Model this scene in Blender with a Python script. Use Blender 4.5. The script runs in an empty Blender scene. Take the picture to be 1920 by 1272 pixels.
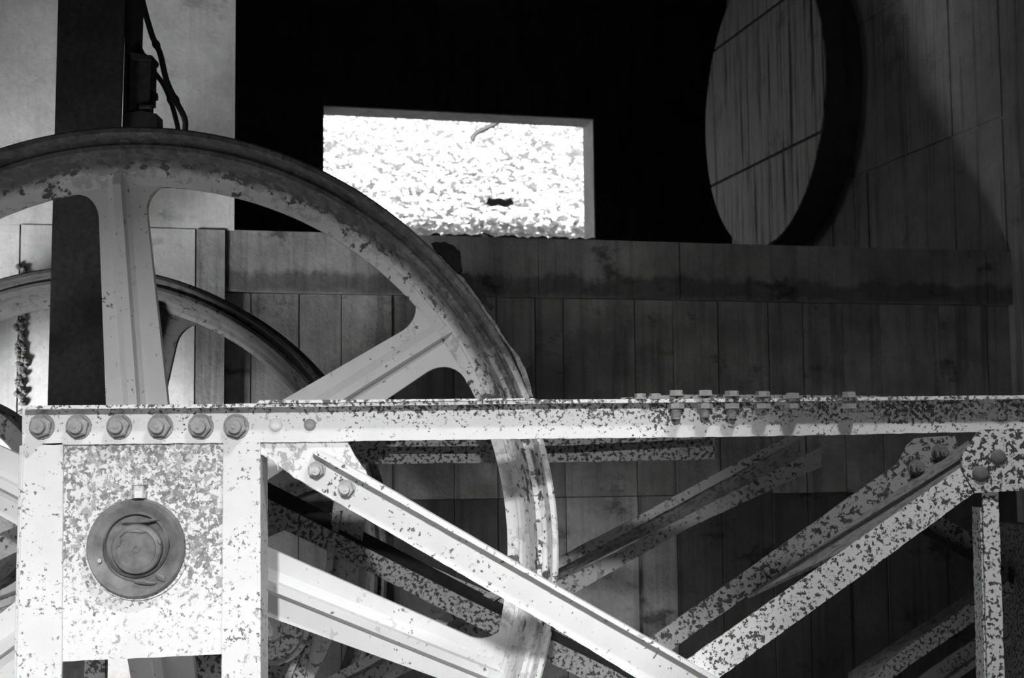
import bpy, bmesh, math, random
from mathutils import Vector, Matrix
from mathutils.geometry import tessellate_polygon
random.seed(7)
S = bpy.context.scene
COL = S.collection

# ------------------------------------------------------------------ camera
F, CX, CY = 2667.0, 960.0, 636.0
TILT, ROLL = math.atan(222 / 2667), math.radians(0.6)
fw = Vector((0, math.cos(TILT), math.sin(TILT)))
r0 = Vector((1, 0, 0)); u0 = r0.cross(fw)
rt = r0 * math.cos(ROLL) - u0 * math.sin(ROLL)
up = u0 * math.cos(ROLL) + r0 * math.sin(ROLL)
CAM = Vector((0, 0, 1.6))
cd = bpy.data.cameras.new('camera'); cam = bpy.data.objects.new('camera', cd); COL.objects.link(cam)
m = Matrix((rt, up, -fw)).transposed().to_4x4(); m.translation = CAM
cam.matrix_world = m
cd.sensor_width = 36; cd.lens = F / 1920 * 36; cd.clip_start = 0.05; cd.clip_end = 200
cd.dof.use_dof = True; cd.dof.focus_distance = 4.45; cd.dof.aperture_fstop = 6.3
S.camera = cam

# ------------------------------------------------------------------ world, lights, exposure
W = bpy.data.worlds.new('overcast sky'); S.world = W; W.use_nodes = True
W.node_tree.nodes['Background'].inputs[0].default_value = (1, 1, 1, 1)
W.node_tree.nodes['Background'].inputs[1].default_value = 0.35

def area(name, loc, target, sx, sy, power, spread=180):
    l = bpy.data.lights.new(name, 'AREA'); l.shape = 'RECTANGLE'; l.size = sx; l.size_y = sy
    l.energy = power; l.spread = math.radians(spread)
    o = bpy.data.objects.new(name, l); COL.objects.link(o); o.location = loc
    o.rotation_euler = (Vector(target) - Vector(loc)).to_track_quat('-Z', 'Y').to_euler()
    return o
# bright low sky seen through the entrance behind the camera (jamb and lintel cut it)
area('sky_through_entrance', (0.05, -5.0, 5.1), (-0.3, 4.5, 1.2), 0.25, 0.6, 1040)
# daylight through the opening in the left wall
area('daylight_left_opening', (-4.75, 4.6, -0.2), (-2.75, 6.9, 1.0), 1.2, 1.1, 165, 68)
# added overhead lamp for the high light on the front steel
area('added_overhead_lamp', (1.4, 1.2, 6.3), (1.2, 4.3, 1.5), 0.6, 0.4, 185)
# added lamp hidden behind the pier, lights the drum and side wall
area('added_rear_room_lamp', (-4.2, 10.3, 4.6), (2.2, 10.6, 2.8), 1.2, 1.6, 3.2, 70)
sun = bpy.data.lights.new('sun', 'SUN'); sun.energy = 17.0; sun.angle = math.radians(2)
so = bpy.data.objects.new('sun', sun); COL.objects.link(so)
so.rotation_euler = Vector((-0.25, 0.75, -0.62)).to_track_quat('-Z', 'Y').to_euler()

S.view_settings.view_transform = 'Standard'; S.view_settings.look = 'None'
S.view_settings.gamma = 1; S.view_settings.use_curve_mapping = False
S.view_settings.exposure = -0.1

# ------------------------------------------------------------------ helpers
def P(x, y, Y):                       # picture direction -> point on the vertical plane Y
    d = fw + rt * ((x - CX) / F) - up * ((y - CY) / F)
    return CAM + d * (Y / d.y)

def PP(x, y, A, n):                   # the same on any vertical plane through A with normal n
    d = fw + rt * ((x - CX) / F) - up * ((y - CY) / F)
    t = (Vector(A) - CAM).dot(n) / d.dot(n)
    return CAM + d * t

def tag(o, label=None, cat=None, group=None, kind=None):
    if label: o['label'] = label
    if cat: o['category'] = cat
    if group: o['group'] = group
    if kind: o['kind'] = kind
    return o

def empty(name, loc, label, cat, group=None):
    o = bpy.data.objects.new(name, None); COL.objects.link(o); o.location = loc
    o.empty_display_size = 0.1
    return tag(o, label, cat, group)

def wloc(o):
    v = Vector((0, 0, 0))
    while o: v += o.location; o = o.parent
    return v

def link(name, bm, mats, parent=None, bevel=0.0, smooth=False, origin=None):
    """bm holds world coordinates; the object's origin is its parent's, or `origin`."""
    if bevel:
        try:
            es = [e for e in bm.edges if len(e.link_faces) == 2 and e.calc_face_angle() > 0.5]
            bmesh.ops.bevel(bm, geom=es, offset=bevel, segments=1, affect='EDGES', clamp_overlap=True)
        except Exception: pass
    bmesh.ops.recalc_face_normals(bm, faces=bm.faces)
    base = wloc(parent) if parent else Vector((0, 0, 0))
    off = base if origin is None else Vector(origin)
    bmesh.ops.translate(bm, verts=bm.verts, vec=-off)
    me = bpy.data.meshes.new(name); bm.to_mesh(me); bm.free()
    if not isinstance(mats, (list, tuple)): mats = [mats]
    for mm in mats: me.materials.append(mm)
    if smooth:
        me.shade_smooth()
        for p in me.polygons: p.use_smooth = True
    o = bpy.data.objects.new(name, me); COL.objects.link(o)
    if parent: o.parent = parent; o.location = off - base
    else: o.location = off
    return o

def box(bm, c, s, rz=0.0, mi=0):
    r = bmesh.ops.create_cube(bm, size=1.0, matrix=Matrix.Translation(c) @ Matrix.Rotation(rz, 4, 'Z') @ Matrix.Diagonal((*s, 1)))
    for f in {f for v in r['verts'] for f in v.link_faces}: f.material_index = mi

def prism(bm, pts, vec, mi=0):        # polygon extruded along vec
    a = [bm.verts.new(p) for p in pts]; b = [bm.verts.new(Vector(p) + Vector(vec)) for p in pts]
    n = len(a); fs = [bm.faces.new(a), bm.faces.new(b[::-1])]
    for i in range(n): fs.append(bm.faces.new((a[i], b[i], b[(i + 1) % n], a[(i + 1) % n])))
    for f in fs: f.material_index = mi

def plate(bm, px, Y, t, mi=0):        # flat plate whose front face lies on plane Y
    prism(bm, [P(x, y, Y) for x, y in px], (0, t, 0), mi)

def rough(pts, step=0.03, amp=0.0012, rnd=random):   # rust-eaten outline
    out = []
    for i, a in enumerate(pts):
        b = pts[(i + 1) % len(pts)]; L = (b - a).length; k = max(1, int(L / step))
        for j in range(k):
            p = a.lerp(b, j / k)
            if j: p = p + Vector((rnd.uniform(-amp, amp), 0, rnd.uniform(-amp, amp)))
            out.append(p)
    return out

def rplate(bm, px, Y, t, amp=0.0012, step=0.03):
    prism(bm, rough([P(x, y, Y) for x, y in px], step, amp), (0, t, 0))

def lathe(bm, prof, c, ax=None, n=64, closed=True, mi=0, a0=0.0):
    """prof: (radius, along axis) pairs; axis = +Y by default"""
    ax = Vector(ax or (0, 1, 0)).normalized()
    e1 = Vector((0, 0, 1)) if abs(ax.z) < .9 else Vector((1, 0, 0))
    e1 = (e1 - ax * e1.dot(ax)).normalized(); e2 = ax.cross(e1)
    rings = []
    for k in range(n):
        t = a0 + 2 * math.pi * k / n; d = e1 * math.cos(t) + e2 * math.sin(t)
        rings.append([bm.verts.new(Vector(c) + d * r + ax * h) for r, h in prof])
    m_ = len(prof)
    for k in range(n):
        A, B = rings[k], rings[(k + 1) % n]
        for j in range(m_ if closed else m_ - 1):
            f = bm.faces.new((A[j], A[(j + 1) % m_], B[(j + 1) % m_], B[j])); f.material_index = mi
    return rings

def cyl(bm, c, r, h, ax=(0, 1, 0), n=24, r2=None, mi=0, a0=0.0):     # capped, from c along ax by h
    r2 = r if r2 is None else r2
    R = lathe(bm, [(r, 0), (r2, h)], c, ax, n, False, mi, a0)
    f = bm.faces.new([q[0] for q in R]); f.material_index = mi
    f = bm.faces.new([q[1] for q in R][::-1]); f.material_index = mi

def tube(bm, pts, r, n=8, mi=0):
    pts = [Vector(p) for p in pts]; prev = None; rings = []
    for i, p in enumerate(pts):
        d = (pts[min(i + 1, len(pts) - 1)] - pts[max(i - 1, 0)]).normalized()
        e1 = d.cross(Vector((0, 1, 0)));  e1 = e1.normalized() if e1.length > .1 else Vector((1, 0, 0))
        e2 = d.cross(e1)
        rr = r[i] if isinstance(r, (list, tuple)) else r
        rings.append([bm.verts.new(p + (e1 * math.cos(2 * math.pi * k / n) + e2 * math.sin(2 * math.pi * k / n)) * rr) for k in range(n)])
    for A, B in zip(rings, rings[1:]):
        for k in range(n): bm.faces.new((A[k], A[(k + 1) % n], B[(k + 1) % n], B[k])).material_index = mi
    bm.faces.new(rings[0]).material_index = mi; bm.faces.new(rings[-1][::-1]).material_index = mi

def spline(pts, k=6):
    pts = [Vector(p) for p in pts]; out = []
    for i in range(len(pts) - 1):
        p0, p1, p2, p3 = pts[max(i - 1, 0)], pts[i], pts[i + 1], pts[min(i + 2, len(pts) - 1)]
        for j in range(k):
            t = j / k
            out.append(0.5 * ((2 * p1) + (p2 - p0) * t + (2 * p0 - 5 * p1 + 4 * p2 - p3) * t * t + (3 * p1 - p0 - 3 * p2 + p3) * t ** 3))
    out.append(pts[-1]); return out

# ------------------------------------------------------------------ materials (all neutral greys)
class NT:
    def __init__(s, name):
        s.m = bpy.data.materials.new(name); s.m.use_nodes = True
        s.t = s.m.node_tree; s.b = s.t.nodes['Principled BSDF']
        s.co = s.t.nodes.new('ShaderNodeTexCoord').outputs['Object']
    def n(s, k, **kw):
        q = s.t.nodes.new(k)
        for a, b in kw.items(): setattr(q, a, b)
        return q
    def put(s, sock, v):
        if hasattr(v, 'is_linked') or isinstance(v, bpy.types.NodeSocket): s.t.links.new(v, sock)
        else: sock.default_value = v
    def math(s, op, a, b=0.0, c=None, clamp=False):
        q = s.n('ShaderNodeMath', operation=op, use_clamp=clamp); s.put(q.inputs[0], a); s.put(q.inputs[1], b)
        if c is not None: s.put(q.inputs[2], c)
        return q.outputs[0]
    def map(s, sc=(1, 1, 1), loc=(0, 0, 0), rot=(0, 0, 0)):
        q = s.n('ShaderNodeMapping'); s.t.links.new(s.co, q.inputs[0])
        q.inputs['Scale'].default_value = sc; q.inputs['Location'].default_value = loc; q.inputs['Rotation'].default_value = rot
        return q.outputs[0]
    def noise(s, scale, detail=4, r=0.6, vec=None, dist=0.0):
        q = s.n('ShaderNodeTexNoise'); s.t.links.new(vec or s.co, q.inputs['Vector'])
        q.inputs['Scale'].default_value = scale; q.inputs['Detail'].default_value = detail
        q.inputs['Roughness'].default_value = r; q.inputs['Distortion'].default_value = dist
        return q.outputs[0]
    def step(s, v, a, b):
        q = s.n('ShaderNodeMapRange', interpolation_type='SMOOTHSTEP'); s.put(q.inputs[0], v)
        q.inputs[1].default_value = a; q.inputs[2].default_value = b
        return q.outputs[0]
    def mix(s, f, a, b):
        q = s.n('ShaderNodeMix', data_type='FLOAT'); s.put(q.inputs[0], f); s.put(q.inputs[2], a); s.put(q.inputs[3], b)
        return q.outputs[0]
    def out(s, val, rough=0.7, bump=None, bd=0.002, bs=0.6, metal=0.0, spec=0.3):
        c = s.n('ShaderNodeCombineColor')
        for i in range(3): s.put(c.inputs[i], val)
        s.put(s.b.inputs['Base Color'], c.outputs[0])
        s.put(s.b.inputs['Roughness'], rough); s.b.inputs['Metallic'].default_value = metal
        s.b.inputs['Specular IOR Level'].default_value = spec
        if bump is not None:
            q = s.n('ShaderNodeBump'); q.inputs['Distance'].default_value = bd; q.inputs['Strength'].default_value = bs
            s.put(q.inputs['Height'], bump); s.t.links.new(q.outputs[0], s.b.inputs['Normal'])
        return s.m

def painted(name, paint=.82, mid=.42, rust=.1, ra=.58, ma=.6, sc=60, msc=22, grad=None, seed=0, big=.35, radial=None, soft=.02, stain=0.0):
    """Flaking paint: rust flecks (crisp), primer patches (crisp), wear that follows a direction of the piece."""
    g = NT(name); v = g.map(loc=(seed * 3.1, seed * 1.7, seed * 2.3))
    n1 = g.noise(sc, 4, .62, v); n2 = g.noise(sc * .11, 3, .6, v); n3 = g.noise(msc, 6, .68, v, .4); n4 = g.noise(sc * 4, 2, .5, v)
    gr = 0.0
    if grad:                       # grad = (axis vector, from, to, amount)
        q = g.n('ShaderNodeVectorMath', operation='DOT_PRODUCT'); g.t.links.new(g.co, q.inputs[0]); q.inputs[1].default_value = grad[0]
        gr = g.math('MULTIPLY', g.step(q.outputs['Value'], grad[1], grad[2]), grad[3])
    if radial:                     # (r0, r1, amount)
        q = g.n('ShaderNodeVectorMath', operation='MULTIPLY'); g.t.links.new(g.co, q.inputs[0]); q.inputs[1].default_value = (1, 0, 1)
        q2 = g.n('ShaderNodeVectorMath', operation='LENGTH'); g.t.links.new(q.outputs[0], q2.inputs[0])
        rr = g.step(q2.outputs['Value'], radial[0], radial[1])
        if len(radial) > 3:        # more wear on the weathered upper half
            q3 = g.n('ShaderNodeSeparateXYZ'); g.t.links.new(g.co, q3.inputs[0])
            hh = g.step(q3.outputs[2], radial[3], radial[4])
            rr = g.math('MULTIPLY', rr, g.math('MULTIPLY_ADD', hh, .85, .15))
        gr = g.math('ADD', gr, g.math('MULTIPLY', rr, radial[2]))
    a = g.math('MULTIPLY_ADD', g.math('SUBTRACT', n2, .5), big, n1)
    a = g.math('ADD', a, gr)
    rm = g.step(a, ra, ra + soft)
    b = g.math('ADD', n3, g.math('MULTIPLY', gr, .6))
    mm = g.step(b, ma, ma + .015)
    fine = g.math('MULTIPLY_ADD', g.math('SUBTRACT', n4, .5), .14, 1.0)
    slow = g.math('MULTIPLY_ADD', g.math('SUBTRACT', n2, .5), .25, 1.0)
    col = g.mix(mm, paint, mid)
    rv = g.math('MULTIPLY', g.noise(sc * .6, 3, .6, v), rust * 2)
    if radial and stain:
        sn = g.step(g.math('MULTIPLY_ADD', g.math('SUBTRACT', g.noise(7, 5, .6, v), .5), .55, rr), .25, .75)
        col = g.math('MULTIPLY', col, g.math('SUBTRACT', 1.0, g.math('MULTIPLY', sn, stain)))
    col = g.mix(rm, col, rv)
    col = g.math('MULTIPLY', g.math('MULTIPLY', col, fine), slow)
    h = g.math('SUBTRACT', g.math('MULTIPLY_ADD', n4, .15, 1.0), g.math('ADD', g.math('MULTIPLY', rm, .7), g.math('MULTIPLY', mm, .35)))
    return g.out(col, g.mix(rm, .55, .9), h, .0016, .7)

def concrete(name, base=.45, streak=.25, stain=.3, seed=0, sc=1.0, bump=.006, bands=None, contrast=1.0):
    g = NT(name); v = g.map(loc=(seed * 5.1, seed * 2.7, seed * 1.3))
    n0 = g.noise(.9 * sc, 5, .6, v); n1 = g.noise(6 * sc, 6, .65, v); n2 = g.noise(45, 4, .6, v)
    vs = g.map((9, 9, .45), (seed * 2.2, seed, 0)); st = g.noise(1.6, 5, .6, vs)
    vs2 = g.map((26, 26, .8), (seed * 1.2, seed, 0)); st2 = g.noise(1.2, 3, .5, vs2)
    val = g.math('MULTIPLY_ADD', g.math('SUBTRACT', n0, .5), .9 * contrast, 1.0)
    val = g.math('MULTIPLY', val, g.math('MULTIPLY_ADD', g.math('SUBTRACT', n1, .5), .8 * contrast, 1.0))
    val = g.math('MULTIPLY', val, g.math('MULTIPLY_ADD', g.math('SUBTRACT', n2, .5), .35, 1.0))
    sm = g.math('MULTIPLY', g.step(st, .5, .68), streak)
    val = g.math('MULTIPLY', val, g.math('SUBTRACT', 1.0, sm))
    sm2 = g.math('MULTIPLY', g.step(st2, .52, .66), streak * .45)
    val = g.math('MULTIPLY', val, g.math('SUBTRACT', 1.0, sm2))
    blot = g.math('MULTIPLY', g.step(g.noise(2.4 * sc, 7, .72, g.map((1, 1, 1.6), (seed + 9, seed, 4))), .56, .66), stain)
    val = g.math('MULTIPLY', val, g.math('SUBTRACT', 1.0, blot))
    pits = g.step(g.noise(70, 2, .5, g.map(loc=(seed, 3, 1))), .70, .74)
    val = g.math('MULTIPLY', val, g.math('MULTIPLY_ADD', pits, -.4, 1.0))
    if bands:                     # damp band of the ledge: (z0, z1, amount)
        q = g.n('ShaderNodeSeparateXYZ'); g.t.links.new(g.co, q.inputs[0])
        w = g.math('MULTIPLY_ADD', g.math('SUBTRACT', n1, .5), .18, q.outputs[2])
        bb = g.math('MULTIPLY', g.step(w, bands[0], bands[0] + .05), g.math('SUBTRACT', 1.0, g.step(w, bands[1] - .05, bands[1])))
        val = g.math('MULTIPLY', val, g.math('SUBTRACT', 1.0, g.math('MULTIPLY', bb, bands[2])))
    val = g.math('MULTIPLY', val, base)
    h = g.math('ADD', n1, g.math('MULTIPLY', n2, .3))
    return g.out(val, .9, h, bump, .55, spec=.15)

def plain(name, v, rough=.8, sc=30, var=.4, bump=.001, metal=0.0):
    g = NT(name); n = g.noise(sc, 5, .62); n2 = g.noise(sc * .15, 3, .6)
    c = g.math('MULTIPLY', g.math('MULTIPLY_ADD', g.math('SUBTRACT', n, .5), var * 2, 1.0), v)
    c = g.math('MULTIPLY', c, g.math('MULTIPLY_ADD', g.math('SUBTRACT', n2, .5), var * 1.5, 1.0))
    return g.out(c, rough, n, bump, .6, metal=metal)

M_post = painted('painted post steel', .80, .5, .24, .62, .62, 75, 26, seed=1)
M_chord = painted('painted chord steel', .82, .46, .13, .665, .64, 85, 40, grad=((0.03, 0, 1), 2.58, 2.72, .16), seed=2)
M_bplate = painted('worn bearing plate paint', .80, .44, .28, .655, .60, 75, 48, grad=((0, 0, 1), 1.98, 2.25, .13), seed=3)
M_diag = painted('painted brace steel', .84, .5, .18, .635, .65, 65, 22, seed=4)
M_gus = painted('painted gusset steel', .82, .45, .24, .66, .54, 80, 40, seed=5)
M_gusr = painted('rust eaten gusset paint', .74, .4, .07, .50, .75, 55, 25, seed=6, big=.2)
M_speck = painted('rust speckled paint', .82, .5, .09, .547, .8, 85, 30, seed=7, big=.12)
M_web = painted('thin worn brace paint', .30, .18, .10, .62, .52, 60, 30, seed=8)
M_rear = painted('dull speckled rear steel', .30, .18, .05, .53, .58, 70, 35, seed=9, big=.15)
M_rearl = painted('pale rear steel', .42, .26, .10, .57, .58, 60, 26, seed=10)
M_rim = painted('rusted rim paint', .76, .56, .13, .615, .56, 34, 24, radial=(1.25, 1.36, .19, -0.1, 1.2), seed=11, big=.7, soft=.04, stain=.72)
M_spoke = painted('sheave spoke paint', .76, .6, .2, .66, .64, 45, 16, seed=12)
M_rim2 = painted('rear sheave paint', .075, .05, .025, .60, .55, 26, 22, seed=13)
M_rust = plain('bare rusted steel', .17, .85, 60, .5, .0015)
M_darkst = plain('dark weathered steel', .03, .8, 40, 1.1, .001)
M_bolt = plain('rusted bolt steel', .34, .75, 120, .45, .0012)
M_boltl = plain('paint daubed bolt', .55, .7, 120, .4, .0012)
M_collar = plain('oily bearing collar', .20, .5, 14, 1.1, .004)
M_hose = plain('black rubber hose', .05, .7, 60, .4, .0005)
M_wall = concrete('parapet concrete', .30, .35, .45, 1, bands=None)
M_fascia = concrete('ledge concrete', .24, .3, .65, 2, bump=.014, contrast=1.5, bands=(2.42, 2.58, .5))
M_pier = concrete('pale pier concrete', .62, .10, .3, 3, contrast=.9)
M_dark = concrete('shade dark back wall concrete', .09, .3, .3, 4)  # near-black base stands in for the shade of the rear room
M_side = concrete('side wall concrete', .26, .4, .3, 5)
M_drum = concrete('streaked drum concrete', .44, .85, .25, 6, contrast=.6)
M_dbody = concrete('shaded drum edge concrete', .08, .3, .3, 7)  # unlit side of the drum, coloured darker than its face
M_floor = concrete('dirty floor concrete', .16, 0, .4, 8)
M_reveal = concrete('window reveal concrete', .7, .2, .2, 9)
M_leaf = plain('pale sunlit leaves', .85, .6, 9, .15, .0)
M_hill = plain('pale rocky slope', .72, .9, 6, .5, .02)
M_ribl = plain('dark twig', .10, .9, 20, .3, .001)  # dark bark of the branch and log

# ------------------------------------------------------------------ the building
AD = math.radians(14)
dW = Vector((math.cos(AD), math.sin(AD), 0)); nW = Vector((math.sin(AD), -math.cos(AD), 0))   # along the parapet / towards the camera
A1 = Vector((2.88, 8.2, 0)); A2 = Vector((1.27, 14.7, 0))
ZF, ZC = -0.9, 6.6
def wbox(bm, A, u0, u1, n0, n1, z0, z1, mi=0):      # box in wall coordinates; n positive = towards the camera
    pts = [A + dW * u + nW * n for u, n in ((u0, n0), (u1, n0), (u1, n1), (u0, n1))]
    prism(bm, [Vector((p.x, p.y, z0)) for p in pts], (0, 0, z1 - z0), mi)
def ux(x, y, A):                                      # wall coordinate under a picture point
    p = PP(x, y, A, nW); return (p - A).dot(dW), p.z
def struct(name, bm, mat, bevel=0.0):
    o = link(name, bm, mat, None, bevel); o['kind'] = 'structure'; return o

bm = bmesh.new(); box(bm, (0.2, 6.4, ZF - .1), (13, 19, .2)); struct('floor', bm, M_floor)
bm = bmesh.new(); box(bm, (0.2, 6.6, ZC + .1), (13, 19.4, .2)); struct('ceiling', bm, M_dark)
# added unseen baffle above the view, keeps the overhead lamp off the rear
bm = bmesh.new(); box(bm, (0.2, 3.95, 4.8), (10.2, .3, 3.6)); struct('light_baffle_1', bm, M_dark)
# entrance wall behind the camera: its right jamb and lintel shade the right and upper parts of the hall
bm = bmesh.new()
box(bm, (-4.45, -2.0, 2.8), (3.7, .3, 7.6)); box(bm, (3.77, -2.0, 2.8), (7.07, .3, 7.6))
box(bm, (-1.18, -2.0, 5.38), (2.84, .3, 2.52))
front = struct('wall_front', bm, M_wall)
# left wall with a wide opening
bm = bmesh.new()
box(bm, (-5.05, 0.0, 2.8), (.3, 4.4, 7.6)); box(bm, (-5.05, 9.95, 2.8), (.3, 10.1, 7.6)); box(bm, (-5.05, 3.55, 4.6), (.3, 2.8, 4.0))
struct('wall_left', bm, M_wall)

ZT = 2.755                                            # top of the ledge
ZB = ZT - 0.31                                        # underside of the ledge band
uP = ux(421, 650, A1)[0]
# parapet core
bm = bmesh.new(); wbox(bm, A1, -7.6, 1.2, -.45, -.02, ZF, ZT - .004)
par = struct('wall_back', bm, M_wall)
# ledge band in cast lengths
bnd = [uP] + [ux(x, 500, A1)[0] for x in (760, 1005, 1268, 1560, 1840)] + [1.2]
for a, b in zip(bnd, bnd[1:]):
    bm = bmesh.new(); wbox(bm, A1, a + .002, b - .002, -.02, .05 + random.uniform(0, .004), ZB, ZT)
    tag(link('ledge_band', bm, M_fascia, par, .006))
# formwork panels, two rows, left standing proud of each other
xs = [421, 470, 560, 640, 735, 850, 930, 1003, 1056, 1190, 1262, 1345, 1440, 1505, 1580, 1650, 1760, 1850, 1990, 2120]
us = [ux(x, 650, A1)[0] for x in xs]
ZM = ux(1000, 934, A1)[1]
pm = [concrete('board marked concrete %s' % w, .26 * k, .35, .6, 11 + i, bump=.016, contrast=1.7) for i, (w, k) in enumerate((('dull', .9), ('grey', 1.0), ('pale', 1.15)))]
pm_low = concrete('shade dark lower board concrete', .09, .3, .6, 15, bump=.012, contrast=1.4)  # darker base puts shade into the lower row of boards
pick = [1, 0, 1, 1, 0, 1, 1, 0, 2, 0, 1, 0, 1, 0, 1, 0, 1, 1, 0]
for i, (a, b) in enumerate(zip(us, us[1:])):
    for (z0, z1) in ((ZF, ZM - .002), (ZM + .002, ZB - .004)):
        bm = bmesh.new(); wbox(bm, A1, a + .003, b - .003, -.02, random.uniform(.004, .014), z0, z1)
        link('panel', bm, pm[pick[i]] if z0 > 0 or 7 <= i <= 9 else pm_low, par, .004)  # panels in the lit patch are spared the shade colour
# pale pier left of the dark recess: lower part flush with the ledge, upper part set back on it
uL = [-7.6] + [ux(x, 650, A1)[0] for x in (36, 365)] + [uP]
pier = None
bm = bmesh.new(); uq = ux(440, 300, A1 + nW * .056)[0]
wbox(bm, A1, -7.6, uq, -.5, .056, ZT - .003, ZC)
pier = struct('wall_pier', bm, M_pier, .01)
for i, (a, b) in enumerate(zip(uL, uL[1:])):
    bm = bmesh.new(); wbox(bm, A1, a + .004, b - .004, -.02, .056 + .004 * i, ZF, ZT - .004)
    link('panel', bm, M_pier if i < 1 else pm[2] if i == 2 else M_pier, pier, .006)
# crumbled joint in the pier
bm = bmesh.new(); rr = random.Random(3)
for k in range(150):
    p = PP(40 + rr.gauss(0, 4.5), rr.uniform(500, 850), A1 + nW * .066, nW)
    bmesh.ops.create_icosphere(bm, subdivisions=1, radius=rr.uniform(.006, .019), matrix=Matrix.Translation(p) @ Matrix.Rotation(rr.uniform(0, 3), 4, 'X'))
o = link('crumbled_joint', bm, [M_rust], pier); o['kind'] = 'stuff'

# rear room: window wall, side wall, ceiling line
uw0, zw = ux(607, 197, A2)[0], ux(607, 197, A2)[1]
uw1, zw1 = ux(1114, 222, A2)
ZWT = (zw + zw1) / 2; ZWB = 3.0
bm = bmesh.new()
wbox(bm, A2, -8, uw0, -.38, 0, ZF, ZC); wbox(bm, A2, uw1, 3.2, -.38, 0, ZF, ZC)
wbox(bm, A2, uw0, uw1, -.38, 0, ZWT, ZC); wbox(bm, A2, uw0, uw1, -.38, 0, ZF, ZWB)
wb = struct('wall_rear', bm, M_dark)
bm = bmesh.new()                                      # reveals of the opening, coloured pale for daylight from outside
wbox(bm, A2, uw0, uw1 - .001, -.37, -.004, ZWT - .012, ZWT - .001)
wbox(bm, A2, uw1 - .014, uw1 - .001, -.37, -.004, ZWB, ZWT - .013)
wbox(bm, A2, uw0 + .001, uw1 - .015, -.37, -.004, ZWB, ZWB + .012)
win = link('window_1', bm, M_reveal); win['kind'] = 'structure'
# side wall, perpendicular to the parapet, coming towards the camera on the right
Q = Vector((2.21, 10.87, 0))
nS = -dW; eS = nW                                     # faces left; runs towards the camera
def sbox(bm, s0, s1, n0, n1, z0, z1):
    pts = [Q + eS * s + nS * n for s, n in ((s0, n0), (s1, n0), (s1, n1), (s0, n1))]
    prism(bm, [Vector((p.x, p.y, z0)) for p in pts], (0, 0, z1 - z0))
bm = bmesh.new(); sbox(bm, -1.28, 13.0, -.35, 0, ZF, ZC); sw = struct('wall_right', bm, M_side)
ss = [-1.24, -.75, .1, .62, 1.15, 1.7, 2.25, 2.78]
for a, b in zip(ss, ss[1:]):
    for z0, z1 in ((ZT - .3, 3.55), (3.56, 4.6), (4.61, 5.65)):
        bm = bmesh.new(); sbox(bm, a + .005, b - .005, -.01, random.uniform(.004, .014), z0, z1 - .01)
        link('panel', bm, M_side, sw, .004)

bm = bmesh.new(); sbox(bm, -5.6, -1.2, -2.0, -1.7, ZF, ZC); sbox(bm, -1.5, -1.281, -1.69, -.36, ZF, ZC); struct('wall_side', bm, M_dark)  # recess added so the unlit stretch past the drum stays dark
# concrete drum on the side wall
drum_c = Vector((1.94, 10.8, 0)); drum_c.z = PP(1440, 188, drum_c, nS).z
RD = 1.12
drum = empty('concrete_drum', drum_c + Vector((0, 0, -RD)), 'large round streaked concrete drum face projecting from the dim right side wall above the ledge', 'drum')
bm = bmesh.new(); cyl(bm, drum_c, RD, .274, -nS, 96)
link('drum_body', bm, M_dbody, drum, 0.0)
zj = [-RD, PP(1430, 303, drum_c, nS).z - drum_c.z, PP(1410, 45, drum_c, nS).z - drum_c.z, RD]
for z0, z1 in zip(zj, zj[1:]):
    a, b = z0 + (.012 if z0 > -RD else 0), z1 - (.012 if z1 < RD else 0); rr_ = RD - .006
    a = max(a, -rr_); b = min(b, rr_); pts = []
    N = 22
    for k in range(N + 1):
        z = a + (b - a) * k / N; pts.append(drum_c + eS * math.sqrt(max(0, rr_ ** 2 - z * z)) + Vector((0, 0, z)))
    for k in range(N + 1):
        z = b - (b - a) * k / N; s_ = math.sqrt(max(0, rr_ ** 2 - z * z))
        if s_ > 1e-4: pts.append(drum_c - eS * s_ + Vector((0, 0, z)))
    pp = []
    for p in pts:
        if not pp or (p - pp[-1]).length > 1e-4: pp.append(p)
    if (pp[0] - pp[-1]).length < 1e-4: pp.pop()
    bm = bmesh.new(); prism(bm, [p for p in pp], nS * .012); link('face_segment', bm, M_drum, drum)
bm = bmesh.new(); p = PP(1414, 462, drum_c, nS)
box(bm, Vector((p.x, p.y, (p.z + ZT - .25) / 2)) - nS * .12, (.12, .16, .45), AD); link('foot_block', bm, M_drum, drum, .01)

# slope with leaves outside the window
bm = bmesh.new()
prism(bm, [Vector((-9, 17.4, -1)), Vector((-9, 21.5, 9.5)), Vector((-9, 23, 9.5)), Vector((-9, 23, -1))], (18, 0, 0))
hill = struct('ground_slope', bm, M_hill)
vs, fs = [], []
rl = random.Random(5)
for k in range(9000):
    px, py = rl.uniform(560, 1180), rl.uniform(165, 500)
    d = fw + rt * ((px - CX) / F) - up * ((py - CY) / F)
    t = 18.9 + (550 - py) / 400 * 1.0; t = t + rl.uniform(-.35, .35)
    c = CAM + d * t
    L = rl.uniform(.04, .10); w = L * rl.uniform(.35, .6)
    a = Vector((rl.gauss(0, 1), rl.gauss(0, .5), rl.gauss(0, .5))).normalized()
    n = (Vector((.1, -1, .75)) + Vector((rl.gauss(0, .42), rl.gauss(0, .3), rl.gauss(0, .42)))).normalized()
    b = n.cross(a).normalized(); a = b.cross(n)
    i = len(vs)
    vs += [c - a * L, c - b * w + n * .01, c + a * L, c + b * w + n * .01]; fs += [(i, i + 1, i + 2), (i, i + 2, i + 3)]
me = bpy.data.meshes.new('leaves'); me.from_pydata([tuple(v) for v in vs], [], fs); me.materials.append(M_leaf)
o = bpy.data.objects.new('leaves', me); COL.objects.link(o)
tag(o, 'dense pale sunlit leaves seen through the bright rectangular window opening', 'foliage', kind='stuff')
bm = bmesh.new()
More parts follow.
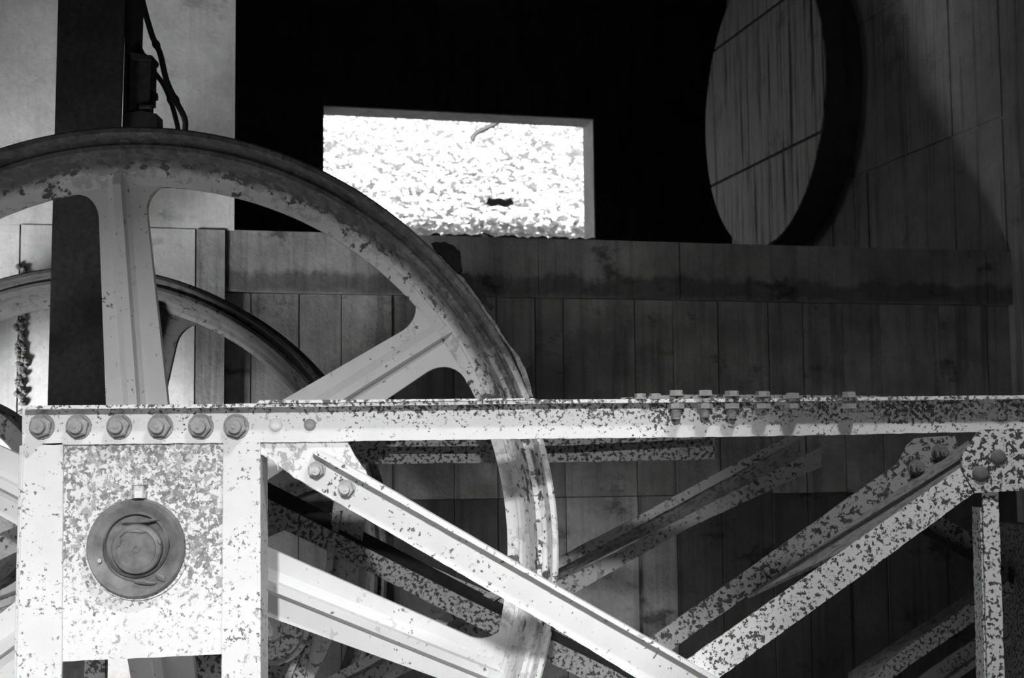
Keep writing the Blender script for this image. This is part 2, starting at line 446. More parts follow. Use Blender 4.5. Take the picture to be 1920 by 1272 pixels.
tube(bm, spline([P(x, y, 18.3) for x, y in ((884, 262), (893, 250), (912, 240), (934, 228), (950, 205))]), .035, 6)
tag(link('branch', bm, M_ribl, None, origin=P(884, 262, 18.3)), 'thin bent dark branch near the upper middle of the window opening', 'branch')
bm = bmesh.new()
tube(bm, spline([P(x, y, 18.3) for x, y in ((914, 376), (924, 380), (936, 378), (948, 382), (960, 376))]), .05, 6)
tag(link('dead_log', bm, M_ribl, None, origin=P(914, 376, 18.3)), 'short dark log lying among the pale leaves, lower right middle of the window', 'log')

# debris on the ledge under the window
bm = bmesh.new()
for k in range(120):
    x = rl.uniform(800, 1125); u = ux(x, 455, A1)[0]
    r = rl.uniform(.006, .018) * (1.5 if rl.random() < .1 else 1)
    p = A1 + dW * u + nW * rl.uniform(-.06, .035); p.z = ZT + r * .3
    bmesh.ops.create_icosphere(bm, subdivisions=1, radius=r, matrix=Matrix.Translation(p) @ Matrix.Diagonal((1.5, 1, .8, 1)))
o = link('ledge_rubble', bm, M_fascia); tag(o, 'crumbs of broken concrete along the ledge under the window', 'rubble', kind='stuff')

# ------------------------------------------------------------------ bolts
def bolt_bm(p, r=.034, seed=0, painted_=False, end=.6):
    rr = random.Random(seed); bm = bmesh.new(); p = Vector(p)
    cyl(bm, p + Vector((0, -.006, 0)), r * 1.12, .0075, n=20)                      # washer
    a0 = rr.uniform(0, 1)
    lathe_p = [(r * .80, 0), (r * 1.0, .004), (r * 1.0, .017), (r * .86, .021)]
    R = lathe(bm, [(q, -.006 - h) for q, h in lathe_p], p, n=6, closed=False, a0=a0)
    bm.faces.new([q[0] for q in R]); bm.faces.new([q[-1] for q in R][::-1])
    cyl(bm, p + Vector((rr.uniform(-.002, .002), -.046, -.002)), r * end * .9, .025, n=18, r2=r * end)   # bolt end
    cyl(bm, p + Vector((0, -.049, -.002)), r * .16, .004, n=10)
    return bm
def bolt(x, y, Y, parent, r=.034, mat=None, label=None, name='bolt', end=.6):
    o = link(name, bolt_bm(P(x, y, Y), r, int(x * 7 + y), end=end), mat or M_bolt, parent)
    if label: o['label'] = label
    return o

def dome(x, y, Y, parent, r, mat, name='rivet', flat=.6):
    p = P(x, y, Y); bm = bmesh.new()
    prof = [(r * math.cos(t), -flat * r * math.sin(t)) for t in [i * math.pi / 2 / 5 for i in range(5)]]
    R = lathe(bm, [(r, .002)] + prof, p, n=20, closed=False)
    bm.faces.new([q[-1] for q in R]); return link(name, bm, mat, parent, smooth=True)

# ------------------------------------------------------------------ front truss
YF = 4.30
base = P(100, 1272, YF); base.z = ZF
tr = empty('steel_truss', base, 'bright flaking steel truss in the foreground carrying the round axle bearing', 'truss')
# bearing plate, recessed a little behind the post flanges
bm = bmesh.new(); rplate(bm, [(100, 826), (430, 820), (430, 1226), (380, 1229), (118, 1241), (100, 1241)], YF + .012, .016)
bp = link('bearing_plate', bm, M_bplate, tr, .0015)
# posts: angle sections
bm = bmesh.new()
rplate(bm, [(44, 832), (118, 830), (115, 1272), (114, 1400), (26, 1400), (30, 1272)], YF, .012, .0008)
rplate(bm, [(36, 836), (46, 836), (32, 1400), (22, 1400)], YF + .02, .12, .0005)
plate(bm, [(40, 834), (50, 834), (36, 1400), (26, 1400)], YF + .003, .02)
p0, p1 = P(26, 1400, YF), P(114, 1400, YF)
box(bm, ((p0.x + p1.x) / 2, YF + .006, (p0.z + ZF) / 2), (p1.x - p0.x, .012, p0.z - ZF)); link('post', bm, M_post, tr, .0015)
bm = bmesh.new()
rplate(bm, [(418, 829), (483, 828), (484, 1272), (484, 1400), (415, 1400), (415, 1272)], YF, .012, .0008)
rplate(bm, [(480, 828), (488, 828), (489, 1400), (482, 1400)], YF + .001, .13, .0005)
p0, p1 = P(415, 1400, YF), P(484, 1400, YF)
box(bm, ((p0.x + p1.x) / 2, YF + .006, (p0.z + ZF) / 2), (p1.x - p0.x, .012, p0.z - ZF)); link('post', bm, M_post, tr, .0015)
# rear leg of the right post, seen beside it
bm = bmesh.new(); plate(bm, [(484, 935), (497, 935), (500, 1400), (484, 1400)], YF + .16, .012)
plate(bm, [(489, 1165), (503, 1168), (505, 1190), (489, 1190)], YF + .15, .03)
link('post_rear_leg', bm, M_web, tr, .001)

# top chord: vertical leg and outstanding flange towards the camera
bm = bmesh.new()
rplate(bm, [(42, 762), (480, 757), (1000, 750), (1400, 747), (1960, 741), (1960, 808), (1400, 819), (1000, 823), (487, 830), (300, 832), (42, 835)], YF, .012, .001, .02)
ch = link('top_chord', bm, M_chord, tr, .001)
bm = bmesh.new()
rplate(bm, [(42, 761), (480, 757.5), (1000, 750), (1400, 747), (1960, 741), (1960, 748), (1400, 754), (1000, 757), (480, 764), (42, 768)], YF - .046, .056, .0006, .03)
link('flange', bm, M_chord, ch, .001)
bm = bmesh.new(); rplate(bm, [(487, 751), (700, 749.5), (1000, 747), (1010, 750), (480, 757.3)], YF - .052, .06, .0005, .03)
link('cover_strip', bm, M_chord, ch, .001)
bm = bmesh.new(); rplate(bm, [(1165, 746), (1245, 741.5), (1400, 740), (1480, 741), (1600, 742), (1720, 743.5), (1720, 745), (1165, 749.4)], YF - .045, .06, .0012, .02)
link('splice_plate', bm, M_rear, ch, .001)
# gusset plates
bm = bmesh.new(); rplate(bm, [(486, 822), (650, 820), (653, 831), (664, 853), (686, 884), (700, 930), (640, 950), (552, 897), (520, 871), (486, 850)], YF + .012, .012, .0016, .02)
link('gusset_plate', bm, M_gus, tr, .001)
bm = bmesh.new(); rplate(bm, [(1836, 806), (1960, 804), (1960, 917), (1920, 919), (1828, 925), (1806, 885), (1803, 858)], YF - .001, .014, .0018, .02)
gr_ = link('gusset_plate', bm, M_gusr, tr, .001); gr_['label'] = 'gusset plate dark with heavy rust patches'
# descending brace: leg and flange
bm = bmesh.new()
rplate(bm, [(587, 846), (780, 953), (942, 1044), (1130, 1150), (1333, 1267), (1420, 1318), (1330, 1352), (1193, 1272), (1026, 1170), (790, 1034), (553, 896)], YF - .004, .014, .001, .02)
dg = link('diagonal_brace', bm, M_diag, tr, .001)
bm = bmesh.new()
rplate(bm, [(584, 846), (600, 847), (688, 893), (779, 946), (1009, 1080), (1225, 1203), (1333, 1266), (1422, 1316), (1415, 1323), (1290, 1249), (942, 1051), (700, 915), (590, 853)], YF - .055, .06, .0005, .03)
link('flange', bm, M_diag, dg, .001)
# end cut of the flange is bevelled: small return at its top
# rising member: front leg, web going back, rear leg
YR = YF + .38
bm = bmesh.new()
rplate(bm, [(1210, 1292), (1288, 1238), (1540, 1062), (1800, 879), (1826, 925), (1590, 1098), (1349, 1271), (1240, 1345), (1190, 1345)], YF + .001, .012, .001, .02)
rb = link('rising_brace', bm, M_speck, tr, .001)
wa, wb_ = P(1580, 1034, YF + .012), P(1801, 876, YF + .012)
wc, wd = P(1400, 1118, YR), P(1815, 826, YR)
bm = bmesh.new()
nz = (wb_ - wa).cross(wd - wa).normalized()
if nz.z < 0: nz = -nz
prism(bm, [wa, wb_, wd + Vector((0, 0, -.0)), wc], nz * -.01); link('web', bm, M_web, rb)
bm = bmesh.new()
rplate(bm, [(1182, 1264), (1220, 1196), (1400, 1070), (1600, 928), (1682, 871), (1762, 822), (1792, 842), (1745, 882), (1661, 943), (1400, 1118), (1200, 1262)], YR, .012, .001, .02)
rl_ = link('rear_leg', bm, M_rear, rb, .001)
bm = bmesh.new(); rplate(bm, [(1684, 868), (1700, 836), (1716, 822), (1790, 816), (1800, 850), (1760, 900)], YR + .013, .01, .001, .02)
link('rear_gusset', bm, M_rear, tr)
# right hanger post
bm = bmesh.new()
rplate(bm, [(1842, 915), (1872, 915), (1884, 1272), (1888, 1400), (1856, 1400), (1852, 1272)], YF + .015, .01, .0012, .02)
rplate(bm, [(1838, 952), (1843, 952), (1856, 1400), (1850, 1400)], YF + .03, .08, .001, .02)
p0 = P(1872, 1400, YF)
box(bm, (p0.x, YF + .02, (p0.z + ZF) / 2), (.05, .01, p0.z - ZF))
link('hanger', bm, M_speck, tr, .001)

# bolts of the chord
for x in (79, 148, 224, 301, 377, 443): bolt(x, 800, YF, tr, .0345, end=.62)
for x in (594, 650): bolt(x, 882 if x == 594 else 917, YF - .004, tr, .0245, M_boltl)
dome(517, 797, YF, tr, .021, M_chord); dome(581, 797, YF, tr, .0185, M_bolt)
dome(1872, 858, YF - .001, tr, .024, M_rust); dome(1838, 889, YF - .001, tr, .025, M_rust); dome(1908, 779, YF, tr, .017, M_chord, flat=.35)
bolt(1718, 877, YR, tr, .024, M_rust, end=.5); bolt(1762, 848, YR, tr, .024, M_rust, end=.5)
# vertical bolts through the flange, heads above, nuts and threads below
def vbolt(x, ytop, ybot, s=1.0, stub=True):
    Yb = YF - .035; a = P(x, ytop, Yb); b = P(x, ybot, Yb); bm = bmesh.new(); Z = (0, 0, 1)
    cyl(bm, a + Vector((0, 0, -.016)), .0215 * s, .014, Z, 6, a0=random.random())
    cyl(bm, a + Vector((0, 0, -.019)), .026 * s, .004, Z, 16)
    if stub:
        top = P(x, 756, Yb)
        cyl(bm, Vector((top.x, Yb, top.z - .017)), .024 * s, .015, Z, 6, a0=random.random())
        cyl(bm, Vector((top.x, Yb, b.z)), .0125 * s, top.z - b.z, Z, 14)
        z = top.z - .02
        while z > b.z + .003:
            cyl(bm, Vector((top.x, Yb, z)), .0145 * s, .0025, Z, 14); z -= .005
    return link('bolt', bm, M_bolt, tr)
for x, yt, yb in ((1268, 731, 786), (1322, 731, 783), (1372, 732, 785), (1430, 733, 770), (1485, 736, 768), (1592, 734, 768)): vbolt(x, yt, yb)
for x in (1200, 1228): vbolt(x, 737, 740, .8, False)

# axle bearing on the plate
cb = P(258, 1027, YF + .012)
bm = bmesh.new()
cyl(bm, cb + Vector((0, -.008, 0)), .157, .009, n=72); brg = link('bearing_flange', bm, M_bplate, tr, smooth=False)
k = 4.3 / 2667
bm = bmesh.new()
prof = [(.147, -.008), (.1465, -.026), (.143, -.030), (.128, -.027), (.112, -.020), (.101, -.016), (.099, -.0095), (.05, -.0095), (.05, -.008)]
lathe(bm, prof, cb, n=72, closed=True)
link('collar', bm, M_collar, tr, smooth=False)
bm = bmesh.new(); cs = cb + Vector((.004, 0, -.003))
pr = [(.099, -.006), (.098, -.018), (.092, -.026), (.090, -.014)]
lathe(bm, pr, cs + Vector((-.004, 0, .012)), n=60, closed=True)
R = lathe(bm, [(.076, .01), (.075, -.028), (.071, -.033), (.060, -.036), (.057, -.031), (.030, -.030), (.012, -.031), (.011, -.034), (.007, -.034), (.006, -.030)], cs, n=60, closed=False)
bm.faces.new([q[-1] for q in R])
rr = random.Random(11)
link('axle_end', bm, M_collar, tr)
# lumps of dried grease around the axle
for (x, y, sx, sz, a) in ((256, 996, .034, .007, .05), (222, 1018, .008, .016, .3), (298, 1016, .006, .012, -.2), (262, 977, .06, .006, -.05), (272, 1092, .036, .008, .1), (300, 1082, .02, .010, .6)):
    bm = bmesh.new(); p = P(x, y, YF - .020)
    bmesh.ops.create_icosphere(bm, subdivisions=2, radius=1, matrix=Matrix.Translation(p) @ Matrix.Rotation(a, 4, 'Y') @ Matrix.Diagonal((sx, .005, sz, 1)))
    for v in bm.verts: v.co += Vector((rr.uniform(-1, 1), rr.uniform(-.5, .5), rr.uniform(-1, 1))) * .0015
    link('grease_crust', bm, M_collar, tr)
# grease nipple with hexagonal head
bm = bmesh.new(); g0 = P(260, 915, YF - .022)
cyl(bm, g0 + Vector((0, 0, -.030)), .0225, .022, (0, 0, 1), 6, a0=.2)
cyl(bm, g0 + Vector((0, 0, -.01)), .015, .02, (0, 0, 1), 16)
for i in range(3): cyl(bm, g0 + Vector((0, 0, -.007 + i * .005)), .0165, .0025, (0, 0, 1), 16)
cyl(bm, g0 + Vector((0, 0, .009)), .024, .014, (0, 0, 1), 6, a0=.2)
link('grease_nipple', bm, M_gus, tr)
p = P(187, 1052, YF - .016); bm = bmesh.new(); cyl(bm, p + Vector((0, -.004, 0)), .006, .006, n=12); link('collar_screw', bm, M_boltl, tr)

# ------------------------------------------------------------------ sheave wheels
def arc_outline(w0, w1, r_in, r_out, fil):
    """half outline of a spoke lying along +X: width w0 at r_in, w1 near the rim, flaring with radius fil"""
    up_ = [(r_in, w0 / 2), (r_out - fil, w1 / 2)]
    # quarter flare whose end is tangent to the inner edge of the rim
    for i in range(1, 9):
        t = i / 8 * math.pi / 2
        x = r_out - fil + fil * math.sin(t); y = w1 / 2 + fil * (1 - math.cos(t))
        x2 = x - (y * y) / (2 * r_out) * (i / 8)
        up_.append((x2, y))
    return up_

def sheave(name, C, Yrim, R, spokes, mats, label, group, prof, r_in, Yweb, rib_w=.028, w_hub=.235, w_rim=.165, fil=.105, nseg=192, ribd=.05):
    t = empty(name, (C[0], Yweb, C[1] - R), label, 'sheave wheel', group)
    M_r, M_s = mats; ctr = Vector((C[0], Yweb, C[1]))
    bm = bmesh.new(); lathe(bm, [(r, y - Yweb) for r, y in prof], ctr, n=nseg)
    rr = random.Random(21)
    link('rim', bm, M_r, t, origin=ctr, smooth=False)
    for (ang, off) in spokes:
        half = arc_outline(w_hub, w_rim, .14, r_in + .006, fil)
        xe = math.sqrt(max(0, (r_in + .03) ** 2 - half[-1][1] ** 2))
        pts = half + [(xe, half[-1][1]), (r_in + .02, 0.0), (xe, -half[-1][1])] + [(x, -y) for x, y in half[::-1]]
        ca, sa = math.cos(ang), math.sin(ang)
        def L(x, y, yy=0.0): y2 = y + off; return ctr + Vector((x * ca - y2 * sa, yy, x * sa + y2 * ca))
        bm = bmesh.new(); tri = tessellate_polygon([[Vector((x, y, 0)) for x, y in pts]])
        fa = [bm.verts.new(L(x, y, 0)) for x, y in pts]; fb = [bm.verts.new(L(x, y, .03)) for x, y in pts]
        for t3_ in tri:
            bm.faces.new([fa[i] for i in t3_]); bm.faces.new([fb[i] for i in t3_][::-1])
        for i in range(len(pts)):
            j = (i + 1) % len(pts); bm.faces.new((fa[i], fb[i], fb[j], fa[j]))
        sp = link('spoke', bm, M_s, t, origin=ctr)
        # rib: rounded ridge standing on the spoke
        bm = bmesh.new(); rows = []
        sec = [(-rib_w * 1.15, .001), (-rib_w * .62, -ribd * .3), (-rib_w * .5, -ribd), (rib_w * .5, -ribd), (rib_w * .62, -ribd * .35), (rib_w * 1.7, .001)]
        for x in (.14, .5, .9, r_in, r_in + .045): rows.append([bm.verts.new(L(x, y * (1.25 if x < .4 else 1), yy * (1.0 if x < r_in + .02 else .55))) for y, yy in sec])
        for a, b in zip(rows, rows[1:]):
            for j in range(len(sec) - 1): bm.faces.new((a[j], a[j + 1], b[j + 1], b[j]))
        bm.faces.new(rows[-1]); bm.faces.new(rows[0][::-1])
        link('rib', bm, M_s, sp, origin=ctr)
        bm = bmesh.new(); rows = []
        for x in (.14, .5, .9, r_in, r_in + .045): rows.append([bm.verts.new(L(x, y, .03 - yy)) for y, yy in sec])
        for a, b in zip(rows, rows[1:]):
            for j in range(len(sec) - 1): bm.faces.new((a[j], a[j + 1], b[j + 1], b[j]))
        bm.faces.new(rows[-1]); bm.faces.new(rows[0][::-1])
        link('rib', bm, M_s, sp, origin=ctr)
    bm = bmesh.new(); lathe(bm, [(.08, -.2), (.17, -.2), (.21, -.1), (.23, -.02), (.23, .05), (.21, .13), (.17, .23), (.08, .23)], ctr, n=48)
    link('hub', bm, M_s, t, origin=ctr)
    return t, ctr

C1 = (-1.2725, 1.2996); R1 = 1.418; YWEB = 4.86
def sp_from(p, q):
    a, b = P(*p, YWEB), P(*q, YWEB); d = (b - a).normalized(); n = Vector((-d.z, 0, d.x))
    return math.atan2(d.z, d.x), (a - Vector((C1[0], YWEB, C1[1]))).dot(n)
r_in1 = 1.250
prof1 = [(1.418, 4.690), (1.412, 4.682), (1.398, 4.680), (1.390, 4.700), (1.382, 4.730), (1.374, 4.738), (1.364, 4.722), (1.350, 4.722), (1.338, 4.755), (1.325, 4.80), (1.312, 4.825), (1.300, 4.838), (1.290, 4.842), (1.288, 4.850), (1.262, 4.856), (1.250, 4.860),
         (1.250, 4.890), (1.262, 4.894), (1.300, 4.905), (1.338, 4.985), (1.372, 5.03), (1.398, 5.065), (1.418, 5.06), (1.402, 5.03), (1.36, 4.93), (1.345, 4.875), (1.36, 4.82), (1.402, 4.72)]
spk = [sp_from((252, 700), (229, 390)), sp_from((634, 749), (800, 645)), sp_from((490, 1088), (804, 1214)),
       sp_from((304, 1255), (288, 1130)), (math.radians(153), 0.0), (math.radians(216), 0.0)]
spk[3] = (math.radians(-81), .02)
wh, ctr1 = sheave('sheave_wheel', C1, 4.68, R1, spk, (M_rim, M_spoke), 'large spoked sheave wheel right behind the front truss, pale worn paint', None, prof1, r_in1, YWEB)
bm = bmesh.new(); cyl(bm, Vector((C1[0], YF + .03, C1[1])), .078, 1.15, n=32); link('axle', bm, M_rust, wh)
# ragged rust flakes on the outer edge of the rim
rf = random.Random(9)
def flake(px, Y, th=.006):
    bm = bmesh.new(); prism(bm, rough([P(x, y, Y) for x, y in px], .008, .003, rf), (0, th, 0))
    o = link('rust_flake', bm, M_darkst, wh); return o
flake([(808, 456), (832, 453), (848, 459), (862, 470), (864, 490), (866, 506), (858, 512), (840, 492), (822, 474)], 4.86, .05)
flake([(862, 512), (876, 512), (886, 524), (884, 536), (902, 548), (912, 556), (914, 566), (926, 574), (920, 580), (904, 566), (880, 536)], 4.87, .03)
flake([(946, 622), (954, 628), (952, 636), (944, 630)], 4.8, .02)
o = flake([(976, 672), (990, 670), (996, 682), (990, 691), (978, 690)], 4.76, .025)
bm = bmesh.new()
prism(bm, rough([P(x, y, 4.74) for x, y in ((848, 504), (870, 522), (900, 566), (930, 606), (950, 640), (975, 672), (988, 700), (1000, 745), (992, 745), (978, 702), (960, 660), (930, 616), (896, 570), (866, 530))], .015, .0025, rf), (0, .02, 0))
link('peeling_strip', bm, M_web, wh)

# second sheave further back
Y2 = 6.15; c2 = P(150.8, 1076, Y2); C2 = (c2.x, c2.z); R2 = 1.376 * Y2 / 6.4; YW2 = Y2 + .12
s = R2 / R1
prof2 = [(r * s, (y - YWEB) * .85 + YW2) for r, y in prof1]
prof2[13:18] = [(1.215, YW2 - .02), (1.195, YW2 - .012), (1.178, YW2), (1.178, YW2 + .03), (1.195, YW2 + .034)]
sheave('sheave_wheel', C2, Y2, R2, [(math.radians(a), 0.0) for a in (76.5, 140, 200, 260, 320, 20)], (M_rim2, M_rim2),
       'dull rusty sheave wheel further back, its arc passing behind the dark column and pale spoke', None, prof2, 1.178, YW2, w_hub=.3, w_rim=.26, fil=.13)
# small third sheave at the left edge
C3 = P(-94, 935, 5.45); R3 = .394
Y3 = 5.45
prof3 = [(R3, Y3 - .06), (R3 - .012, Y3 - .07), (R3 - .04, Y3 - .05), (R3 - .06, Y3 - .03), (R3 - .09, Y3 - .02), (R3 - .10, Y3), (R3 - .10, Y3 + .03), (R3 - .06, Y3 + .06), (R3 - .01, Y3 + .09), (R3, Y3 + .08), (R3 - .04, Y3 + .01)]
t3 = empty('guide_pulley', (C3.x, Y3, C3.z - R3), 'small rusty pulley rim peeking out left of the truss corner', 'pulley')
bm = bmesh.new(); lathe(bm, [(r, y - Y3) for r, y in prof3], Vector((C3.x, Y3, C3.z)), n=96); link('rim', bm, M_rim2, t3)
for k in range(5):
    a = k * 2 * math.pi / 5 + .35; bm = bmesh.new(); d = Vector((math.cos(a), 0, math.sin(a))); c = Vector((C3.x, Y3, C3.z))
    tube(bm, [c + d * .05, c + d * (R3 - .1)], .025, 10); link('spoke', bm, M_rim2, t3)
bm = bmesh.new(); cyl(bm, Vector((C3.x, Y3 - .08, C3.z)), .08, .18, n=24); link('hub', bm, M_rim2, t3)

# ------------------------------------------------------------------ dark column between the sheaves
YC = 5.74
co_base = P(150, 1000, YC); co_base.z = ZF
col = empty('steel_column', co_base, 'dark rusted steel column rising between the two large sheave wheels', 'column')
bm = bmesh.new(); xa = P(104, 300, YC).x; xb = P(223, 300, YC).x
def leanx(x0, y0, x1, y1): return P(x0, y0, YC), P(x1, y1, YC)
a0, a1 = leanx(110, -40, 88, 800); b0, b1 = leanx(236, -40, 206, 800)
prism(bm, [a0, b0, b1, Vector((b1.x, YC, ZF)), Vector((a1.x, YC, ZF)), a1], (0, .014, 0))
link('front_flange', bm, M_darkst, col, .002)
bm = bmesh.new(); w0 = (a0.x + b0.x) / 2; w1 = (a1.x + b1.x) / 2
prism(bm, [Vector((w0 - .006, YC + .014, a0.z)), Vector((w0 + .006, YC + .014, a0.z)), Vector((w1 + .006, YC + .014, ZF)), Vector((w1 - .006, YC + .014, ZF))], (0, .2, 0)); link('web', bm, M_darkst, col)
bm = bmesh.new()
prism(bm, [P(x, y, YC + .03) for x, y in ((237, -40), (248, -40), (240, 250), (212, 800), (205, 800), (229, 250))], (0, .19, 0))
link('side_flange', bm, M_darkst, col, .002)
# bracket with clamp bolts
bm = bmesh.new(); YB = YC + .03
plate(bm, [(238, 102), (283, 103), (281, 192), (258, 193), (247, 208), (238, 208)], YB, .10)
plate(bm, [(245, 98), (285, 104), (283, 112), (245, 110)], YB - .02, .12)
plate(bm, [(266, 190), (281, 190), (281, 212), (266, 212)], YB + .01, .06)
plate(bm, [(232, 212), (266, 208), (293, 213), (294, 245), (230, 246)], YB - .01, .11)
link('bracket', bm, M_darkst, col, .003)
bm = bmesh.new(); p = P(279, 182, YB + .04); cyl(bm, p, .017, .036, (1, 0, 0), 6); cyl(bm, p + Vector((.01, 0, 0)), .03, .012, (1, 0, 0), 12)
link('clamp_bolt', bm, M_darkst, col)
bm = bmesh.new(); p = P(262, 200, YB + .0); cyl(bm, p, .012, .05, (1, 0, 0), 10); link('clamp_bolt', bm, M_darkst, col)
for nm, pts, r, lab in (
    ('hose', [(262, -40), (268, 5), (285, 66), (300, 100), (312, 150), (330, 190), (346, 222), (347, 250), (344, 330)], .0125, 'thicker dark hose hanging beside the column top, bulging out to the right'),
    ('hose', [(252, -40), (254, 60), (262, 90), (284, 128), (306, 158), (320, 190), (330, 225), (334, 250), (334, 330)], .0105, 'thinner dark hose running behind the bracket and crossing the thicker hose')):
    Yh = YC + (.16 if r < .012 else .12)
    bm = bmesh.new(); q = spline([P(x, y, Yh) for x, y in pts], 7); rad = [r * (1 + (.35 if (i % 17) < 2 else 0)) for i in range(len(q))]
    tube(bm, q, rad, 10); tag(link(nm, bm, M_hose, None, smooth=True, origin=q[-1]), lab, 'hose', 'hoses hanging beside the dark column')
bm = bmesh.new(); q = [P(x, y, YC + .14) for x, y in ((250, -40), (250, 40), (249, 100))]; tube(bm, q, .018, 10)
link('conduit', bm, M_darkst, col)

# ------------------------------------------------------------------ rear truss
YB2 = 5.42
rb0 = P(560, 1272, YB2); rb0.z = ZF
rt_ = empty('steel_truss', rb0, 'dim speckled rear truss seen beyond the wheel, below the bright front beam', 'truss')
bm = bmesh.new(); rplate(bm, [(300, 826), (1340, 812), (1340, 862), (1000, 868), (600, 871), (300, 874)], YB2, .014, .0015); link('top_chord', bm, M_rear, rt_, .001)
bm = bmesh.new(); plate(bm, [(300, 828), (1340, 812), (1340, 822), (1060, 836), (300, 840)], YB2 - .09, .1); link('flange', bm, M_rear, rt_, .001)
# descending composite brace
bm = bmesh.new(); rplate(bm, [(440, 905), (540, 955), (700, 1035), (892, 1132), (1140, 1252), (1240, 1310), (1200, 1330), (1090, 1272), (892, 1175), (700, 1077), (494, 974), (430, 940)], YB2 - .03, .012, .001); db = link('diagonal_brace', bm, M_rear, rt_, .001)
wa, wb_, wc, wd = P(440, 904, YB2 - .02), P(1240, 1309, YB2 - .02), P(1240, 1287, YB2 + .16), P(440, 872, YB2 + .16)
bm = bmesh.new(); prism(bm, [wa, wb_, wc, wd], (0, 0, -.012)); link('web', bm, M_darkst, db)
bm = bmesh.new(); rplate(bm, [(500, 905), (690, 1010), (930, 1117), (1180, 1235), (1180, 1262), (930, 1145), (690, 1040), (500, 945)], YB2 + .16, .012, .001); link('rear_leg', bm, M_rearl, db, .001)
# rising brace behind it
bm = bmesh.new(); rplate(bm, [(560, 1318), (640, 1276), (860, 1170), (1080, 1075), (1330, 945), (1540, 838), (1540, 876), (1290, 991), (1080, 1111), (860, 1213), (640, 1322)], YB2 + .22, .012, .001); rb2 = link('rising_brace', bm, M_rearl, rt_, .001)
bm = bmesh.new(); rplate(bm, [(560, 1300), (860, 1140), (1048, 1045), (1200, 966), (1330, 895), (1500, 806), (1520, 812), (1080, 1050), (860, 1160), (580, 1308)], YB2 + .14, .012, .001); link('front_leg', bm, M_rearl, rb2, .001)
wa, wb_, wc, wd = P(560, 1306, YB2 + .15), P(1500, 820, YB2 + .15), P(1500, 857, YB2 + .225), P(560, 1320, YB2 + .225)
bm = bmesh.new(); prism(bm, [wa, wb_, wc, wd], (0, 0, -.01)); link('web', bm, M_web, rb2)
# leaning strut and bearing of the rear truss
bm = bmesh.new(); rplate(bm, [(626, 940), (688, 935), (672, 1080), (654, 1130), (610, 1230), (560, 1330), (498, 1330), (560, 1220), (606, 1100)], YB2 + .05, .012, .001); st = link('leaning_strut', bm, M_rearl, rt_, .001)
bm = bmesh.new(); rplate(bm, [(628, 960), (640, 958), (616, 1110), (520, 1330), (508, 1330), (604, 1110)], YB2 + .0, .05, .0005); link('flange', bm, M_rearl, st, .001)
bc = P(512, 1180, YB2 - .03)
bm = bmesh.new(); cyl(bm, bc, .135, .03, n=48); cyl(bm, bc + Vector((0, -.02, 0)), .11, .02, n=48, r2=.118); cyl(bm, bc + Vector((0, -.03, 0)), .04, .02, n=24); link('bearing_housing', bm, M_rearl, rt_)
bm = bmesh.new(); rplate(bm, [(330, 1130), (600, 1120), (560, 1330), (330, 1330)], YB2 + .02, .012); link('bearing_plate', bm, M_rear, rt_, .001)
bm = bmesh.new(); p = P(506, 1200, YB2 - .25); cyl(bm, p, .006, .05, (0, 0, 1), 10); cyl(bm, p + Vector((0, 0, .012)), .012, .03, (0, 0, 1), 10); link('grease_cap', bm, M_boltl, rt_)
for x in (396, 178):
    bm = bmesh.new(); rplate(bm, [(x - 18, 850), (x + 18, 850), (x + 20, 1400), (x - 20, 1400)], YB2 + .05, .012, .001)
    p = P(x, 1400, YB2); box(bm, (p.x, YB2 + .056, (p.z + ZF) / 2), (.075, .012, p.z - ZF)); link('post', bm, M_rear, rt_, .001)
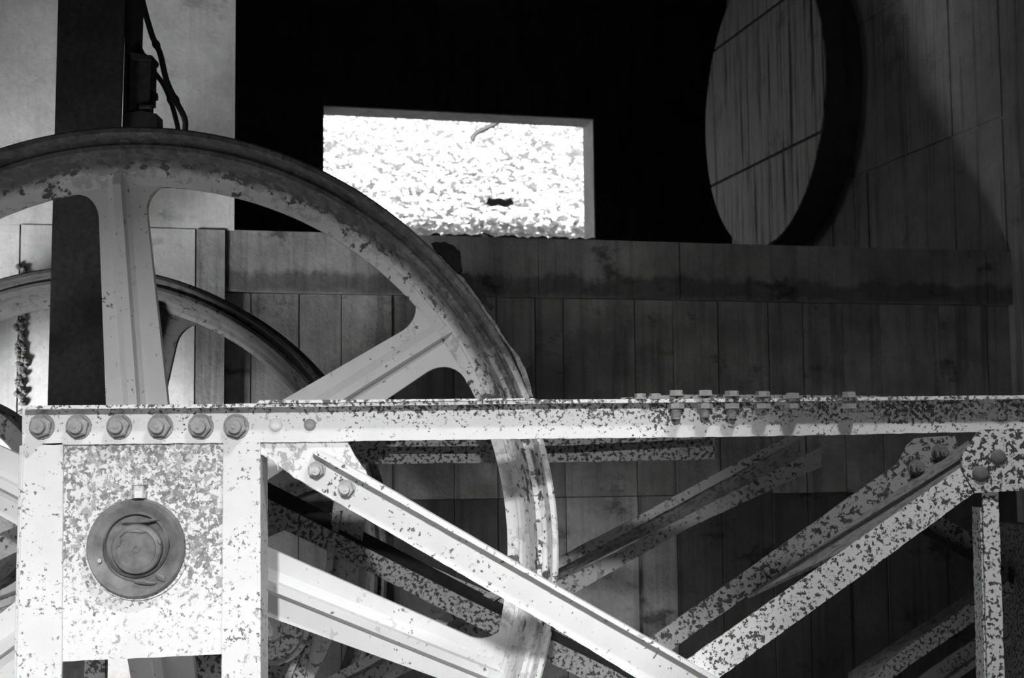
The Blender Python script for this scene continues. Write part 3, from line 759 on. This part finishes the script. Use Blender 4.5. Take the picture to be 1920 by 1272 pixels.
# lower right bay of the rear truss
YB3 = 5.5
t4 = empty('steel_truss', Vector((P(1900, 1272, YB3).x, YB3, ZF)), 'shadowed crossing braces at lower right, behind the narrow speckled hanger', 'truss')
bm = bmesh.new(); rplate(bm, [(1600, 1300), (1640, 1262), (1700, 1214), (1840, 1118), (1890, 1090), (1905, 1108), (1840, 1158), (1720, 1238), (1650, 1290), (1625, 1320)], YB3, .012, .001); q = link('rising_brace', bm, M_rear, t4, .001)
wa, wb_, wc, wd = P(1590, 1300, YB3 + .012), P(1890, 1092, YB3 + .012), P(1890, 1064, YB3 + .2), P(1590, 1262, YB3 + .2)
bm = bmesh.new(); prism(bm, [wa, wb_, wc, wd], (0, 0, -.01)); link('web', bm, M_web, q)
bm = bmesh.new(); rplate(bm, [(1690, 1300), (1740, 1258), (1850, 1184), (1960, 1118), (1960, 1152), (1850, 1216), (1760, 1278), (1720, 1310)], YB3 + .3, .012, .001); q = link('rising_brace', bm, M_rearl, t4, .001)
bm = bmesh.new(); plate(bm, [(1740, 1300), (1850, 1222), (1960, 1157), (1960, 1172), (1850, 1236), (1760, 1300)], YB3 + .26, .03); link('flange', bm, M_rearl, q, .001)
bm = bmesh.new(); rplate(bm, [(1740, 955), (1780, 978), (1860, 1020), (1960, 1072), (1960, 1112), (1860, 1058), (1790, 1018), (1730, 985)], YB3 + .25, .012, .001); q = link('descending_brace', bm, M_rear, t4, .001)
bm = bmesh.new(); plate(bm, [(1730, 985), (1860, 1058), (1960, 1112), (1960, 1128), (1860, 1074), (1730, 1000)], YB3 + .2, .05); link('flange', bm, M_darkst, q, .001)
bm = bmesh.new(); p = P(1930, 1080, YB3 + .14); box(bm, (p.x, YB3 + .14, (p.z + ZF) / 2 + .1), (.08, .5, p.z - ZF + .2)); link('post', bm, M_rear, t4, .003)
# braces left of the front post
t5 = empty('brace_pair', Vector((P(-80, 1100, 5.15).x, 5.15, ZF)), 'pale crossed braces glimpsed in the strip left of the front post', 'brace')
bm = bmesh.new(); rplate(bm, [(-60, 1030), (34, 985), (120, 950), (120, 1002), (34, 1034), (-60, 1080)], 5.16, .012, .001); link('rising_brace', bm, M_rearl, t5, .001)
bm = bmesh.new(); rplate(bm, [(-60, 880), (34, 935), (120, 990), (120, 1026), (34, 972), (-60, 926)], 5.14, .012, .001); link('descending_brace', bm, M_speck, t5, .001)
bm = bmesh.new(); p = P(-60, 1000, 5.16); box(bm, (p.x, 5.165, (P(-60, 860, 5.16).z + ZF) / 2), (.09, .012, P(-60, 860, 5.16).z - ZF)); link('post', bm, M_rearl, t5)
# loose wire hooked over the gusset edge
bm = bmesh.new(); q = spline([P(x, y, YF) for x, y in ((509, 860), (516, 868), (521, 875), (521, 882))]); tube(bm, q, .0016, 6)
link('wire_end', bm, M_post, tr)
